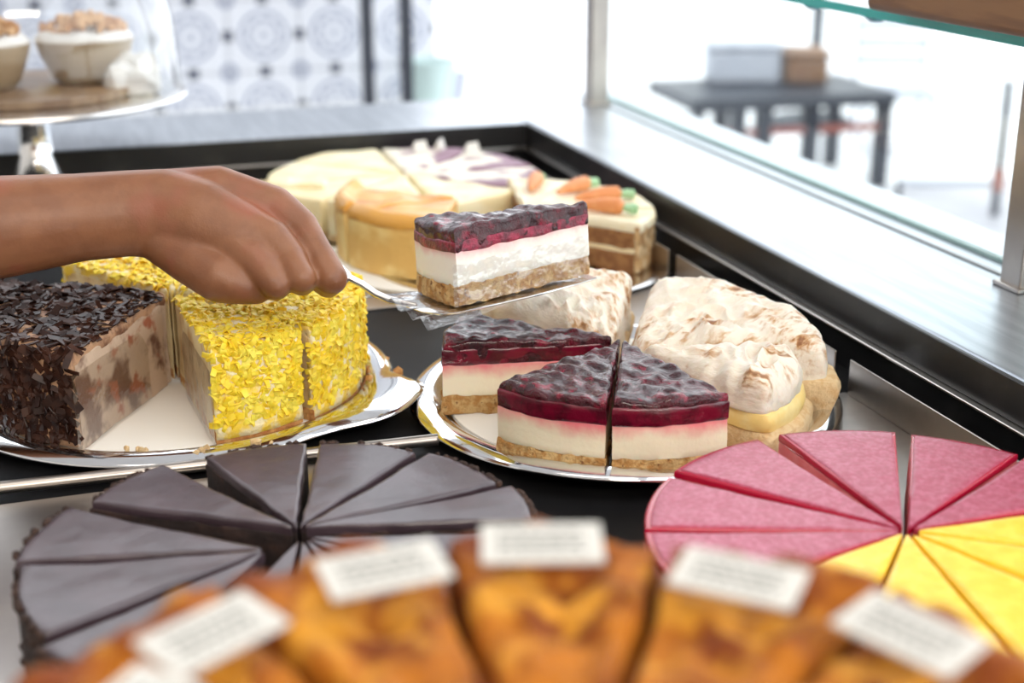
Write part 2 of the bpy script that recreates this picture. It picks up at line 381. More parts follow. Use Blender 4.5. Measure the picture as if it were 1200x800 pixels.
# steel sheets lining the well, with upturned lips
DX = .558
def sheet(x0, x1, y0, y1, label, lip, m='steel_warm'):
    t = thing('steel_tray', label, 'tray', (x0, y0, -.0035))
    MB().box((0, 0, 0), (x1-x0, y1-y0, .0025)).obj('sheet', m, t, True, .0006)
    if lip: MB().box((x1-x0-.0015, .004, .0025), (x1-x0, y1-y0-.004, .030)).obj('upturned_lip', m, t, True, .0006)
    return t
sheet(.37, DX, .36, .872, 'bare steel tray with upturned lip under the red and yellow cake', True)
sheet(.40, DX, .885, 1.18, 'steel tray with upturned lip under the meringue pie', True)
sheet(.25, DX, 1.19, 1.66, 'steel tray at the far end under the carrot cake', True)
sheet(-.40, .21, .36, .868, 'wide warm steel tray under the dark chocolate cake', False)
rb = MB(); a, b = G(-60, 578, .004), G(130, 557, .004); e = (b-a)
rb.tube([a-e*.5, b+e*2.2], .0042, 14); r_ = rb.obj('steel_rod', 'steel_warm'); tag(r_, 'thin straight steel rod lying in front of the two flaked cakes', 'rod')

# ------------------------------------------------------------------ trays and boards
def round_tray(label, c, r, tabs, z=0):
    t = thing('cake_tray', label, 'tray', (c.x, c.y, z))
    prof = [(0, .0022), (.3, .0022), (.6, .0022), (r-.026, .0022), (r-.022, .0032), (r-.017, .009), (r-.012, .0105), (r-.006, .0095), (r-.002, .0065), (r, .005)]
    n = 144; v = []; f = []; under = []
    prof[1] = (r*.35, .0022); prof[2] = (r*.65, .0022)
    for k, (rr, z_) in enumerate(prof[1:]):
        for i in range(n):
            a = 2*pi*i/n; q = rr; zz = z_
            for ta, ln, wd in tabs:
                da = abs((a-ta+pi) % (2*pi)-pi); g = exp(-(da/wd)**4)
                if rr > r-.013: q += ln*g*((rr-(r-.013))/.013); zz += g*(.006 if rr > r-.008 else .001)
            v.append((q*cos(a), q*sin(a), zz))
    for k in range(len(prof)-2):
        for i in range(n): f.append((k*n+i, k*n+(i+1) % n, (k+1)*n+(i+1) % n, (k+1)*n+i))
    f.append(tuple(range(n)))
    o = mesh_obj('dish', v, f, 'silver', t, True, 60)
    s = o.modifiers.new('thickness', 'SOLIDIFY'); s.thickness = .0014; s.offset = -1
    return t
def board(label, c, r, z0, m='paper', th=.002):
    o = MB().lathe([(r-.001, 0), (r, .0005), (r, th-.0005), (r-.001, th)], 96).obj('cake_board', m); o.location = (c.x, c.y, z0); tag(o, label, 'cake board'); return o
ZB = .0055                                  # base height of cakes that stand on a board on a tray
CC = G(728, 399, .057); CC.z = 0            # centre of the berry / meringue cake
CT = G(730, 470, 0); CT.z = 0               # centre of its tray
CL = G(208, 442, .008); CL.z = 0            # centre of the flaked cake
def dirang(c, q): return atan2(q.y-c.y, q.x-c.x)
round_tray('polished silver tray under the berry cheesecake and meringue pie', CT, .158, [(dirang(CT, G(680, 560, .01)), .010, .34)])
board('white paper board under the berry cheesecake slices', CT, .130, .0032)
round_tray('polished silver tray under the chocolate and yellow flaked cakes', CL, .163, [(dirang(CL, G(470, 470, .01)), .030, .30)])
board('cream paper board showing in the gap of the flaked cakes', CL, .135, .0032)

# ------------------------------------------------------------------ berry cheesecake slices
BR = .122; BH = radians(18.6)
def berry_slice(label, loc, rz, seed, rose=False, film=None, mtx=None, BR=BR, BH=BH):
    t = thing('cheesecake_slice', label, 'cake slice', loc, rz)
    if mtx: t.matrix_world = mtx
    def top(p, k):
        q = Vector((p.x*62+seed*9, p.y*62, 3.1)); d = noise.voronoi(q)[0]
        lump = max(0, .75-d[0])*.0050 + noise.noise(Vector((p.x*30+seed, p.y*30, 0)))*.0025 + noise.noise(Vector((p.x*130+seed, p.y*130, 4)))*.0016
        w = 1 if k > 7 else (k/7.0)**2*.7
        s = noise.noise_vector(Vector((p.x*110, p.y*110+seed, p.z*110)))*.0011
        return p + Vector((s.x, s.y, s.z*.5+lump*w-.001*w))
    wedge('biscuit_base', BR, BH, 0, .0140, 'biscuit', t, 5, .0012, 3, wob(.0022, 150, seed), 40, 36)
    wedge('cheese_filling', BR-.0006, BH-.004, .0132, .0375, 'cheese_rose' if rose else 'cheese_pink', t, 5, .001, 3, wob(.0006, 60, seed+3))
    wedge('berry_topping', BR-.001, BH-.006, .0365, .0535, ['berry_jelly', 'berry'][1] if not rose else 'berry', t, 6, .003, 26, top, 40, 30, 75)
    # jelly band round the foot of the topping
    wedge('jelly_band', BR-.0002, BH-.002, .0360, .0490 if not rose else .0445, 'berry_jelly' if not rose else 'berry_side_matte', t, 4, .0015, 2, wob(.0009, 90, seed+5))
    if film:
        # clear strip pressed on one cut side
        s, zt, x0, x1 = film; v = []; f = []; nx, nz = 24, 8
        for j in range(nz+1):
            for i in range(nx+1):
                x = x0+(x1-x0)*i/nx; off = .0016+.0012*noise.noise(Vector((x*90, j*.6, seed)))+ .0007*(1+sin(x*420+j*.3))
                if x > BR: off += (x-BR)*.2
                z = .001+(zt-.001)*j/nz*(1+.10*noise.noise(Vector((x*40, seed, 0)))); y = s*(x*tan(BH)+off/cos(BH))
                v.append((x, y, z))
        for j in range(nz):
            for i in range(nx): a = j*(nx+1)+i; f.append((a, a+1, a+nx+2, a+nx+1))
        o = mesh_obj('plastic_film', v, f, 'film_streaky' if rose else 'film', t); o['label'] = 'clear plastic strip on the cut side'
    return t
def pull(c, a, d, z): return (c.x+cos(a)*d, c.y+sin(a)*d, z)
aL = dirang(CC, G(594, 522, ZB)); aM = dirang(CC, G(713, 551, ZB)); aR = dirang(CC, G(843, 527, ZB))
a1 = aM-BH-.004; a2 = aM+BH+.012
berry_slice('berry cheesecake slice beside the gap, dark glossy top and biscuit base', pull(CC, a1, .002, ZB), a1, 1)
berry_slice('berry cheesecake slice touching the cut meringue slice', pull(CC, a2, .003, ZB), a2, 2)
q = G(507, 488, ZB); a3 = dirang(CC, q)-BH
berry_slice('berry cheesecake slice standing apart in front of the toasted meringue', pull(CC, a3, .006, ZB), a3, 3)
# held slice, placed by three corners of its base
Fp, Tp, Lp = D(543, 359, .962), D(693, 320, 1.045), D(484, 341, 1.018)
xa = ((Fp+Lp)/2-Tp).normalized(); ya = (Lp-Fp); za = xa.cross(ya).normalized()
if za.z < 0: za = -za
ya = za.cross(xa)
HH = math.asin(min(.5, (Lp-Fp).length/2/((Fp-Tp).length+(Lp-Tp).length)*2)); HR = ((Fp-Tp).length+(Lp-Tp).length)/2
M = Matrix(((xa.x, ya.x, za.x, Tp.x), (xa.y, ya.y, za.y, Tp.y), (xa.z, ya.z, za.z, Tp.z), (0, 0, 0, 1)))
side = 1 if (M.inverted() @ Fp).y > 0 else -1
HELD = M
berry_slice('berry cheesecake slice lifted on the cake server, film on its side', (0, 0, 0), 0, 4, True, (side, .030, .004, HR), M, HR, HH)

# ------------------------------------------------------------------ meringue pie slices
def set_attr(o, name, fn):
    a = o.data.attributes.new(name, 'FLOAT', 'POINT')
    for i, v in enumerate(o.data.vertices): a.data[i].value = fn(v.co)
def meringue_slice(label, loc, rz, half, r, seed, ztop, open_front=False):
    t = thing('meringue_slice', label, 'cake slice', loc, rz)
    cr = .128 if open_front else r
    v, f = loft(soften(wedge_outline(cr+.004, half, 20, 26), 5 if open_front else 1), [(.006, 0), (.001, .002), (0, .006), (0, .012), (.001, .016), (.004, .0185), (.010, .019)] if open_front else
                [(.010, 0), (.004, .004), (0, .014), (-.002, .022), (.001, .027), (.006, .028)], 3, wob(.0022, 70, seed), (r*.62, 0))
    mesh_obj('pastry_crust', v, f, 'pale_biscuit', t)
    if open_front:
        v, f = loft(soften(wedge_outline(cr-.002, half-.01, 20, 24), 5), [(.004, .016), (0, .019), (-.001, .025), (.001, .031), (.005, .033)], 3, wob(.0018, 60, seed+2), (r*.62, 0))
        mesh_obj('lemon_curd', v, f, 'lemon_curd', t)
    z0 = .030 if open_front else .020; n = 6; rd = .016
    pr = [(.003, z0)] + [(0, z0+(ztop-rd-z0)*(i+1)/n) for i in range(n)] + [(rd*(1-cos(a)), ztop-rd+rd*sin(a)) for a in (.3, .6, .9, 1.2, 1.5)]
    rm = r-.004 if not open_front else cr-.004
    def d(p, k):
        rr = hypot(p.x, p.y); a = atan2(p.y, p.x)
        w = min(1, k/7.0)
        sw = noise.noise(Vector((rr*26+seed*5, a*2.2+rr*14, seed)))           # broad swirls
        fine = abs(noise.noise(Vector((rr*70+seed, a*5+rr*30, 2+seed))))       # ridges of the spatula
        fine2 = abs(noise.noise(Vector((p.x*60+seed*3, p.y*34+seed, 7)))); h = sw*.007 + (.25-fine)*.009 + (.25-fine2)*.005
        rim = exp(-((rr-rm*.80)/.022)**2)*.004
        z = p.z + w*(h+rim) - (.012*max(0, 1-rr/.06) if k > 6 else 0)
        nv = noise.noise_vector(Vector((p.x*45+seed, p.y*45, p.z*45)))*.003 + noise.noise_vector(Vector((p.x*120+seed, p.y*120, p.z*60)))*.0012
        return Vector((p.x+nv.x, p.y+nv.y, z))
    v, f = loft(soften(wedge_outline(rm, half-.006, 44, 44, .004), 14), pr, 40, d, (r*.60, 0))
    o = mesh_obj('meringue_top', v, f, 'meringue_toasted', t, True, 80)
    set_attr(o, 'toast', lambda c: max(0, min(1, (c.z-z0-.008)/.02)))
    return t
m1 = aR+.03; mh = radians(20)
meringue_slice('lemon meringue slice with yellow curd showing, beside the berry slices', pull(CC, m1+mh, .004, ZB), m1+mh, mh, .142, 1, .055, True)
m2 = m1+2*mh; h2 = radians(43)
meringue_slice('wide toasted meringue piece against the well wall', pull(CC, m2+h2, .005, ZB), m2+h2, h2, .147, 2, .058)
m3 = m2+2*h2+.05; h3 = radians(30)
meringue_slice('toasted meringue slice behind the lone berry slice', pull(CC, m3+h3, .010, ZB), m3+h3, h3, .140, 3, .061)

# ------------------------------------------------------------------ flaked cakes on the left
def chip(L, W, curl, th=.0007):
    v = []; n = 3
    for i in range(n+1):
        t = i/n-.5; z = -curl*(t*t)*4*L*.25
        for s in (-.5, .5): v.append(Vector((t*L, s*W*(1-.35*abs(t)), z)))
        for s in (-.5, .5): v.append(Vector((t*L, s*W*(1-.35*abs(t)), z-th)))
    f = []
    for i in range(n):
        a = i*4; b = a+4; f += [(a, a+1, b+1, b), (a+2, b+2, b+3, a+3), (a, b, b+2, a+2), (a+1, a+3, b+3, b+1)]
    f += [(0, 2, 3, 1), (n*4, n*4+1, n*4+3, n*4+2)]
    return v, f
def flakes(name, m, parent, r, half, z0, z1, ntop, nside, L, W, lift, curl, rnd):
    mb = MB()
    for i in range(ntop+nside):
        l = rnd.uniform(*L); w_ = rnd.uniform(*W); v, f = chip(l, w_, rnd.uniform(*curl))
        if i < ntop:
            while True:
                rr = r*sqrt(rnd.random()); a = rnd.uniform(-half, half)
                if rr > .006: break
            pos = Vector((rr*cos(a)*.985, rr*sin(a)*.985, z1+rnd.uniform(0, .002))); nrm = Vector((0, 0, 1))
        else:
            a = rnd.uniform(-half, half)*.99; pos = Vector((r*cos(a), r*sin(a), rnd.uniform(z0+.002, z1-.001))); nrm = Vector((cos(a), sin(a), .1)).normalized(); pos += nrm*.0008
        t = nrm.orthogonal().normalized(); t.rotate(Matrix.Rotation(rnd.uniform(0, 2*pi), 3, nrm)); b = nrm.cross(t)
        R = Matrix((t, b, nrm)).transposed() @ Matrix.Rotation(rnd.gauss(0, lift), 3, 'Y') @ Matrix.Rotation(rnd.gauss(0, lift), 3, 'X')
        mb.add([R @ q + pos for q in v], f)
    o = mb.obj(name, m, parent, True, ang=50); o['kind'] = 'stuff'; return o
TR = .132
def side_film(parent, r, half, s, h, seed, m='film', x0=.03, x1=None):
    v = []; f = []; nx, nz = 18, 8; x1 = x1 or r
    for j in range(nz+1):
        for i in range(nx+1):
            u = i/nx; x = x0+(x1-x0)*u; hh = h*(.35+.65*min(1, 1.6*sin(pi*min(.5, .12+u*.9))))
            off = .0022+.001*noise.noise(Vector((x*60, j*.5, seed))); v.append((x, s*(x*tan(half)+off/cos(half)), .001+(hh-.001)*j/nz))
    for j in range(nz):
        for i in range(nx): a = j*(nx+1)+i; f.append((a, a+1, a+nx+2, a+nx+1))
    o = mesh_obj('plastic_film', v, f, m, parent); o['label'] = 'clear plastic sheet on the cut side'
def flaked_slice(kind, label, loc, rz, half, seed, film=0, dense=1.0, group=None, h=.070):
    t = thing('flaked_cake_slice', label, 'cake slice', loc, rz, group); rnd = random.Random(seed)
    ch = kind == 'chocolate'
    wedge('sponge_core', TR-.004, half-.004, 0, h-.006, 'layer_cut' if ch else 'yellow_cut', t, 5, .002, 4, wob(.001, 60, seed))
    if not ch: wedge('sponge_base', TR-.001, half-.001, 0, .009, 'sponge_base', t, 3, .001, 3, wob(.0012, 90, seed))
    def dd(p, k):
        q = noise.noise_vector(Vector((p.x*55+seed, p.y*55, p.z*55)))*.0022; return p+q
    # cream coat: a cap over the top and round the outside only
    out = wedge_outline(TR, half-.002, 30, 24); v, f = loft(out, [(.001, h-.010), (0, h-.006), (.001, h-.002), (.004, h), ], 14, dd, (TR*.62, 0))
    mesh_obj('cream_top', v, f, 'mocha_cream' if ch else 'vanilla_cream', t, True, 70)
    v = []; f = []; na, nz = 24, 10
    for j in range(nz+1):
        for i in range(na+1):
            a = (half-.002)*(2*i/na-1); rr = TR+.0012*noise.noise(Vector((a*9, j*.7, seed))); v.append((rr*cos(a), rr*sin(a), .004+(h-.008)*j/nz))
    for j in range(nz):
        for i in range(na): a = j*(na+1)+i; f.append((a, a+1, a+na+2, a+na+1))
    o = mesh_obj('cream_side', v, f, 'mocha_cream' if ch else 'vanilla_cream', t); s = o.modifiers.new('th', 'SOLIDIFY'); s.thickness = .005; s.offset = -1
    if ch: flakes('chocolate_flakes', 'chocolate_flake', t, TR, half, .003, h, int(230*dense), int(300*dense), (.006, .017), (.003, .007), .30, (-.2, .6), rnd)
    else: flakes('yellow_flakes', 'yellow_flake', t, TR, half, .011, h, int(420*dense), int(430*dense), (.005, .011), (.0028, .0055), .38, (.6, 2.0), rnd)
    if film: side_film(t, TR, half, film, h*.80, seed, 'film_streaky')
    return t
b0 = dirang(CL, G(250, 522, ZB)); b1 = dirang(CL, G(112, 521, ZB)); st = radians(30); hf = st/2-.006
# yellow slices run anticlockwise from the gap, chocolate ones clockwise
yl = ['yellow flaked slice facing the gap, clear film on its cut side', 'yellow flaked slice second from the gap, with bare cream patches', None, None, None, None, None]
for i in range(7):
    a = b0+hf+.004+i*st
    flaked_slice('yellow', yl[i] or 'yellow flaked cake slice at the back, mostly behind the hand', pull(CL, a, (.006, .011, .010, .004, .004, .004, .004)[i], ZB), a, hf, 20+i, -1 if i == 0 else 0, 1.0 if i < 3 else .5, None if yl[i] else 'yellow slices behind the hand')
cl_ = ['chocolate flaked slice facing the gap, marbled cut side under film', 'chocolate flaked slice next to the filmed one, dark shavings on top', 'chocolate flaked slice furthest from the gap, beside the yellow ones', ]
for i in range(3):
    a = b1-hf-.004-i*st
    flaked_slice('chocolate', cl_[i], pull(CL, a, (.010, .004, .004)[i], ZB), a, hf, 40+i, 1 if i == 0 else 0)
# crumbs fallen on the board and tray
def crumbs(label, spots, m, size, rnd, cat='crumbs'):
    mb = MB()
    for x, y, z in spots:
        s = rnd.uniform(*size); n = 0; v = []; bm = bmesh.new(); bmesh.ops.create_icosphere(bm, subdivisions=1, radius=s)
        v = [q.co + noise.noise_vector(q.co*400+Vector((x*99, y*99, 0)))*s*.5 for q in bm.verts]; f = [[q.index for q in p.verts] for p in bm.faces]; bm.free()
        mb.add([Vector((x, y, z+s*.7))+q for q in v], f)
    o = mb.obj('cake_crumbs', m); o['kind'] = 'stuff'; tag(o, label, cat)
rnd = random.Random(5)
sp = []
for i in range(70):
    c = G(rnd.gauss(447, 9), rnd.gauss(455, 14), ZB); sp.append((c.x, c.y, ZB))
crumbs('loose yellow sponge crumbs heaped beside the yellow flaked cake', sp, 'sponge_base', (.0015, .0045), rnd)
crumbs('pale crumbs fallen on the silver tray rim', [(*G(x, y, .009).xy, .0085) for x, y in ((166, 529), (162, 527), (171, 531), (230, 533), (237, 531), (243, 528), (148, 527), (300, 523), (318, 520))], 'pale_biscuit', (.0018, .004), rnd)

# ------------------------------------------------------------------ glazed cake of dark chocolate slices
CH = .043
CK = G(345, 632, CH); CK.z = 0
def fan(c, z, pairs, total):
    """slice spans from rim pixels; the rest of the circle is shared out evenly"""
    out = []
    for p, q in pairs:
        a, b = dirang(c, G(*p, z)), dirang(c, G(*q, z))
        while b > a: b -= 2*pi
        while a-b > pi: b += 2*pi
        out.append((a, b))
    return out
KR = .137
K1 = G(349, 616, CH); K2 = G(316, 640, CH); K3 = G(353, 627, CH)
rims = [(K2, (22, 655), (77, 590)), (K1, (108, 586), (190, 540)), (K1, (238, 533), (361, 517)), (K1, (372, 517), (490, 526)), (K1, (496, 530), (594, 562)), (K1, (597, 566), (629, 606)),
        (K2, (55, 742), (24, 659)), (K2, (130, 800), (57, 750))]
ck = []
for c, p, q in rims:
    a, b = fan(c, CH, [(p, q)], 1)[0]; ck.append((c, a, b, ((G(*p, CH)-c).length+(G(*q, CH)-c).length)/2))
lo_ = ck[5][2]; hi_ = ck[7][1]
lo_, hi_ = lo_ % (2*pi), hi_ % (2*pi)
if hi_ > lo_: hi_ -= 2*pi
for i in range(5): ck.append((K3, lo_-(lo_-hi_)*i/5-.02, lo_-(lo_-hi_)*(i+1)/5+.02, .130))
for i, (cc_, a, b, KQ) in enumerate(ck):
    half = (a-b)/2; am = (a+b)/2; rnd = random.Random(60+i)
    pl = .003
    near = ('beside the left end of the steel rod', 'with its dark cut side facing the empty gap', 'in front of the filmed gap of the flaked cakes', 'in front of the yellow flaked cake', 'in front of the tray tab of the yellow cake', 'closest to the berry cheesecake tray', 'second below the end of the steel rod')
    lab = 'glossy dark chocolate cake slice '+near[i] if i < 7 else 'glossy dark chocolate cake slice close to the apple cake'
    t = thing('chocolate_slice', lab, 'cake slice', pull(cc_, am, pl, -.001), am, 'slices of the dark glazed chocolate cake')
    wedge('sponge_body', KQ-.002, half-.002, 0, CH-.005, 'chocolate_sponge', t, 4, .001, 3, wob(.0012, 90, i))
    def gl(p, k, i=i):
        z = noise.noise(Vector((p.x*22+i*3, p.y*22, 1)))*.0012
        e = noise.noise_vector(Vector((p.x*80+i, p.y*80, p.z*40)))*.0008
        return p+Vector((e.x, e.y, z+e.z*.3))
    wedge('glaze_top', KQ-.003, half-.003, CH-.0065, CH, 'chocolate_glaze', t, 2, .002, 14, gl, 30, 20, 60)
    mb = MB()                              # crumbly outer edge
    for k in range(46):
        aa = rnd.uniform(-half, half)*.98; zz = CH*(1-rnd.random()**1.8) if k > 15 else CH-.001; s = rnd.uniform(.0012, .0028)
        bm = bmesh.new(); bmesh.ops.create_icosphere(bm, subdivisions=1, radius=s)
        mb.add([Vector(((KQ-.002)*cos(aa), (KQ-.002)*sin(aa), zz-.0005))+q.co for q in bm.verts], [[q.index for q in p.verts] for p in bm.faces]); bm.free()
    o = mb.obj('edge_crumbs', 'chocolate_crumb', t); o['kind'] = 'stuff'

# ------------------------------------------------------------------ red and yellow mousse cake
RH = .044
CR = G(1062, 620, RH); CR.z = 0
rd = fan(CR, RH, [((772, 617), (806, 560)), ((806, 553), (896, 515)), ((929, 520), (1053, 502)), ((1066, 505), (1193, 531))], 12)
ylo = dirang(CR, G(950, 657, RH)); yhi = dirang(CR, G(1200, 598, RH))
r1 = rd[0][0]
while ylo < r1: ylo += 2*pi
rd.insert(0, (ylo-.02, r1+.02)); lastr = rd[-1][1]
while yhi > lastr: yhi -= 2*pi
rd.append((lastr-.02, yhi+.01))
if rd[-1][0]-rd[-1][1] > radians(42):
    a, b = rd.pop(); mdl = (a+b)/2; rd += [(a, mdl+.008), (mdl-.008, b)]
def mousse(a, b, i, red):
    half = (a-b)/2; am = (a+b)/2; rnd = random.Random(90+i)
    lab = ('slice of mousse cake with a frosted crimson glaze', 'crimson slices of the mousse cake') if red else ('slice of mousse cake with a bright yellow mango glaze', 'yellow slices of the mousse cake')
    if red: lab = ('crimson mousse cake slice '+('bordering the yellow slices near the apple cake', 'pointing towards the dark chocolate cake', 'beside the pastry crust of the lemon meringue slice', 'with an open gap on both sides', 'next to the upturned steel lip', 'bordering the yellow slices near the steel lip')[i], lab[1])
    elif i in (20, 20+n-1): lab = ('bright yellow mousse cake slice bordering the crimson slices '+('near the steel lip' if i == 20 else 'near the apple cake'), lab[1])
    t = thing('mousse_slice', lab[0], 'cake slice', pull(CR, am, rnd.uniform(.002, .006), 0), am, lab[1]); t.location.z = -.001
    wedge('mousse_body', KR-.001, half-.001, 0, RH-.005, 'pink_mousse' if red else 'mango_mousse', t, 4, .001, 3, wob(.0006, 60, i))
    wedge('glaze_edge', KR-.0005, half-.0008, RH-.006, RH-.0005, 'red_rim' if red else 'mango_glaze', t, 2, .0015, 3)
    wedge('glaze_top', KR-.0035, half-.015, RH-.004, RH+.0002, 'red_glaze' if red else 'mango_glaze', t, 1, .0015, 8, wob(.0004, 50, i))
n = 0
for i, (a, b) in enumerate(rd): mousse(a, b, i, True)
y0 = rd[-1][1]-.01; y1 = ylo
while y1 > y0: y1 -= 2*pi
n = max(4, round((y0-y1)/radians(31)))
for i in range(n): mousse(y0-(y0-y1)*i/n-.008, y0-(y0-y1)*(i+1)/n+.008, 20+i, False)

# ------------------------------------------------------------------ apple cake on a stand in front, with price cards
AZ = .165; AR = .158; kx = (CAMH-AZ)/(CAMH-.07)
cards = [(635, 640), (450, 670), (865, 680), (250, 745), (1065, 745)]
pts = [G(x, y, AZ+.006) for x, y in cards]

AC = Vector((.098, .258, 0))
stand = thing('cake_stand', 'low steel pedestal stand under the golden apple cake', 'cake stand', (AC.x, AC.y, -.0035))
MB().lathe([(.085, 0), (.085, .004), (.05, .008), (.018, .02), (.015, .06), (.02, .095), (.05, .1)], 48).obj('pedestal', 'silver_soft', stand)
MB().lathe([(.05, .1), (.16, .1015), (.168, .1055), (.167, .107), (.05, .1045)], 96).obj('plate', 'silver_soft', stand)
ab = .1045
FACE = ['the outer rim of the chocolate cake', 'the middle of the chocolate cake', 'the gap between chocolate and crimson cakes', 'the crimson mousse slices', 'the yellow mousse slices']
angs = sorted([dirang(AC, p) for p in pts], reverse=True); stp = (angs[0]-angs[-1])/4
for i in range(13):
    half = pi/13-.006; am = sum(angs)/5-(i-2)*2*pi/13
    t = thing('apple_cake_slice', 'golden brown baked apple cake slice facing '+FACE[i] if i < 5 else 'golden brown baked apple cake slice on the side away from the other cakes', 'cake slice', pull(AC, am, .006, ab), am, 'slices of the baked apple cake')
    H_ = AZ-ab
    wedge('crust_body', AR-.001, half, 0, H_-.012, 'apple_crust', t, 4, .002, 3, wob(.002, 60, i))
    def ap(p, k, i=i):
        rr = hypot(p.x, p.y); d = noise.voronoi(Vector((p.x*34+i*7, p.y*34, .5)))[0]
        w = 1 if k > 4 else .2
        z = w*((.5-d[0])*.012 + noise.noise(Vector((p.x*90+i, p.y*90, 3)))*.004 + exp(-((rr-AR*.93)/.010)**2)*.007 - .006*max(0, .5-rr/AR))
        e = noise.noise_vector(Vector((p.x*50+i, p.y*50, p.z*30)))*.002
        return p+Vector((e.x, e.y, z))
    wedge('apple_topping', AR-.002, half-.004, H_-.016, H_-.003, 'apple_bake', t, 3, .004, 24, ap, 34, 22, 80)
def price_card(px, py, ang, wd, hg, label):
    p = G(px, py, AZ+.009); t = thing('price_card', label, 'price card', (p.x, p.y, AZ+.010), ang, 'white cards on the apple cake')
    MB().box((-wd/2, -hg/2, -.0006), (wd/2, hg/2, .0006)).obj('card', 'card', t, False); t.rotation_euler = (radians(7), 0, ang)
    mb = MB(); rr = random.Random(px)
    for k in range(4):
        y = hg*(.26-.17*k); x = -wd*.36
        while x < wd*.33:
            l = rr.uniform(.0015, .0045); mb.box((x, y-.0007, .0006), (min(x+l, wd*.36), y+.0007, .0008)); x += l+.0012
    mb.obj('print_lines', 'ink', t, False)
for (px, py) in cards+[(150, 842)]:
    p = G(px, py, AZ+.01); a = dirang(AC, p)-pi/2
    price_card(px, py, a*.95, .039, .0215, 'small white printed card on the apple slice facing '+FACE[{250: 0, 450: 1, 635: 2, 865: 3, 1065: 4}[px]] if px > 200 else 'small white printed card on the apple slice by the bare steel tray')

# ------------------------------------------------------------------ cakes at the back of the well
CB = G(474, 203, .045); CB.z = 0
o = MB().lathe([(.17, 0), (.175, .003), (.172, .0045), (.16, .003)], 96).obj('cake_tray', 'silver_soft'); o.location = (CB.x, CB.y, -.001); tag(o, 'silver tray under the pale cheesecake at the far end', 'tray')
for i in range(8):
    a = radians(200)+i*pi/4; half = pi/8-.012; swirl = -1.2 < ((a-radians(0)+pi) % (2*pi)-pi) < 1.3
    t = thing('pale_cheesecake_slice', 'slice of white cheesecake marbled with dark berry swirls' if swirl else 'plain pale cream cheesecake slice at the far end', 'cake slice', pull(CB, a, .005, .002), a, 'marbled slices at the far end' if swirl else 'plain cream slices at the far end')
    wedge('base', .148, half, 0, .008, 'pale_biscuit', t, 3, .001, 3, wob(.001, 80, i))
    wedge('filling', .147, half-.003, .007, .043, 'white_cheese' if swirl else 'pale_cheese', t, 4, .004, 10, wob(.0025, 26, i))
# baked pie quarter
CP = G(540, 284, .008); CP.z = 0
board('white round paper board under the baked custard pie', CP, .155, -.001, 'paper', .003)
for i, (am, lab) in enumerate(((radians(165), 'baked custard pie slice with browned rim, behind the hand'), (radians(219), 'baked custard pie slice with browned rim, behind the lifted slice'))):
    t = thing('custard_pie_slice', lab, 'cake slice', pull(CP, am, .004, .003), am); half = radians(26)
    wedge('pastry_case', .122, half, 0, .050, 'pie_side', t, 5, .002, 3, wob(.0015, 50, i))
    def rimf(p, k):
        rr = hypot(p.x, p.y); return p+Vector((0, 0, exp(-((rr-.114)/.008)**2)*.009 + noise.noise(Vector((p.x*40, p.y*40, i)))*.003))
    wedge('baked_top', .1225, half-.001, .044, .053, 'baked_pie', t, 2, .003, 14, rimf, 26, 24, 80)
# pale slice left of the pie
q = G(350, 262, .005)
t = thing('vanilla_slice', 'pale yellow cake slice with rough crumbs, behind the hand', 'cake slice', (q.x-.06, q.y+.02, .003), radians(-8)); wedge('sponge', .095, radians(16), 0, .040, 'yellow_cut', t, 4, .002, 3, wob(.002, 60, 3)); wedge('cream_top', .095, radians(15.8), .038, .047, 'pale_cheese', t, 2, .003, 6, wob(.003, 90, 4))
board('white paper board under the pale yellow slice', Vector((q.x-.02, q.y+.01, 0)), .075, -.001, 'paper', .0025)
# carrot cake
CA = G(613, 292, .008); CA.z = 0
o = MB().lathe([(.150, 0), (.156, .003), (.153, .0045), (.142, .003)], 96).obj('cake_tray', 'silver_soft'); o.location = (CA.x, CA.y, -.001); tag(o, 'silver tray under the carrot cake', 'tray')
for i in range(4):
    am = radians(-36+i*33); half = radians(15.6); lab = ['carrot cake slice with layered cut side and nut coating', 'carrot cake slice with marzipan carrot next to the cut one', 'carrot cake slice at the back by the well wall', 'carrot cake slice furthest behind the lifted slice'][i]
    t = thing('carrot_cake_slice', lab, 'cake slice', pull(CA, am, .004, .002), am)
    for z0, z1 in ((0, .019), (.023, .041)): wedge('sponge_layer', .124, half-.006, z0, z1, 'carrot_sponge', t, 3, .001, 3, wob(.0012, 70, i))
    wedge('cream_layer', .123, half-.010, .018, .024, 'carrot_cream', t, 2, .001, 3)
    wedge('cream_top', .127, half-.002, .040, .050, 'carrot_cream', t, 3, .004, 10, wob(.0018, 50, i))
    v = []; f = []; na, nz = 16, 8
    for j in range(nz+1):
        for k in range(na+1):
            a = half*(2*k/na-1); rr = .1265+.002*noise.noise(Vector((a*20, j*.9, i))); v.append((rr*cos(a), rr*sin(a), .001+.045*j/nz))
    for j in range(nz):
        for k in range(na): a = j*(na+1)+k; f.append((a, a+1, a+na+2, a+na+1))
    o = mesh_obj('nut_coating', v, f, 'nut_coat', t); s = o.modifiers.new('th', 'SOLIDIFY'); s.thickness = .005; s.offset = -1
    c = MB().tube([(.050, 0, .055), (.058, 0, .056), (.08, 0, .0575), (.094, 0, .057), (.098, 0, .056)], [.002, .0045, .0075, .008, .004], 12).obj('marzipan_carrot', 'carrot_orange', t)
    MB().tube([(.096, 0, .0565), (.108, .004, .0560)], [.003, .0045], 8).tube([(.096, 0, .0565), (.109, -.004, .0555)], [.003, .0045], 8).tube([(.096, 0, .0565), (.112, 0, .0555)], [.003, .005], 8).obj('carrot_leaves', 'carrot_green', c)
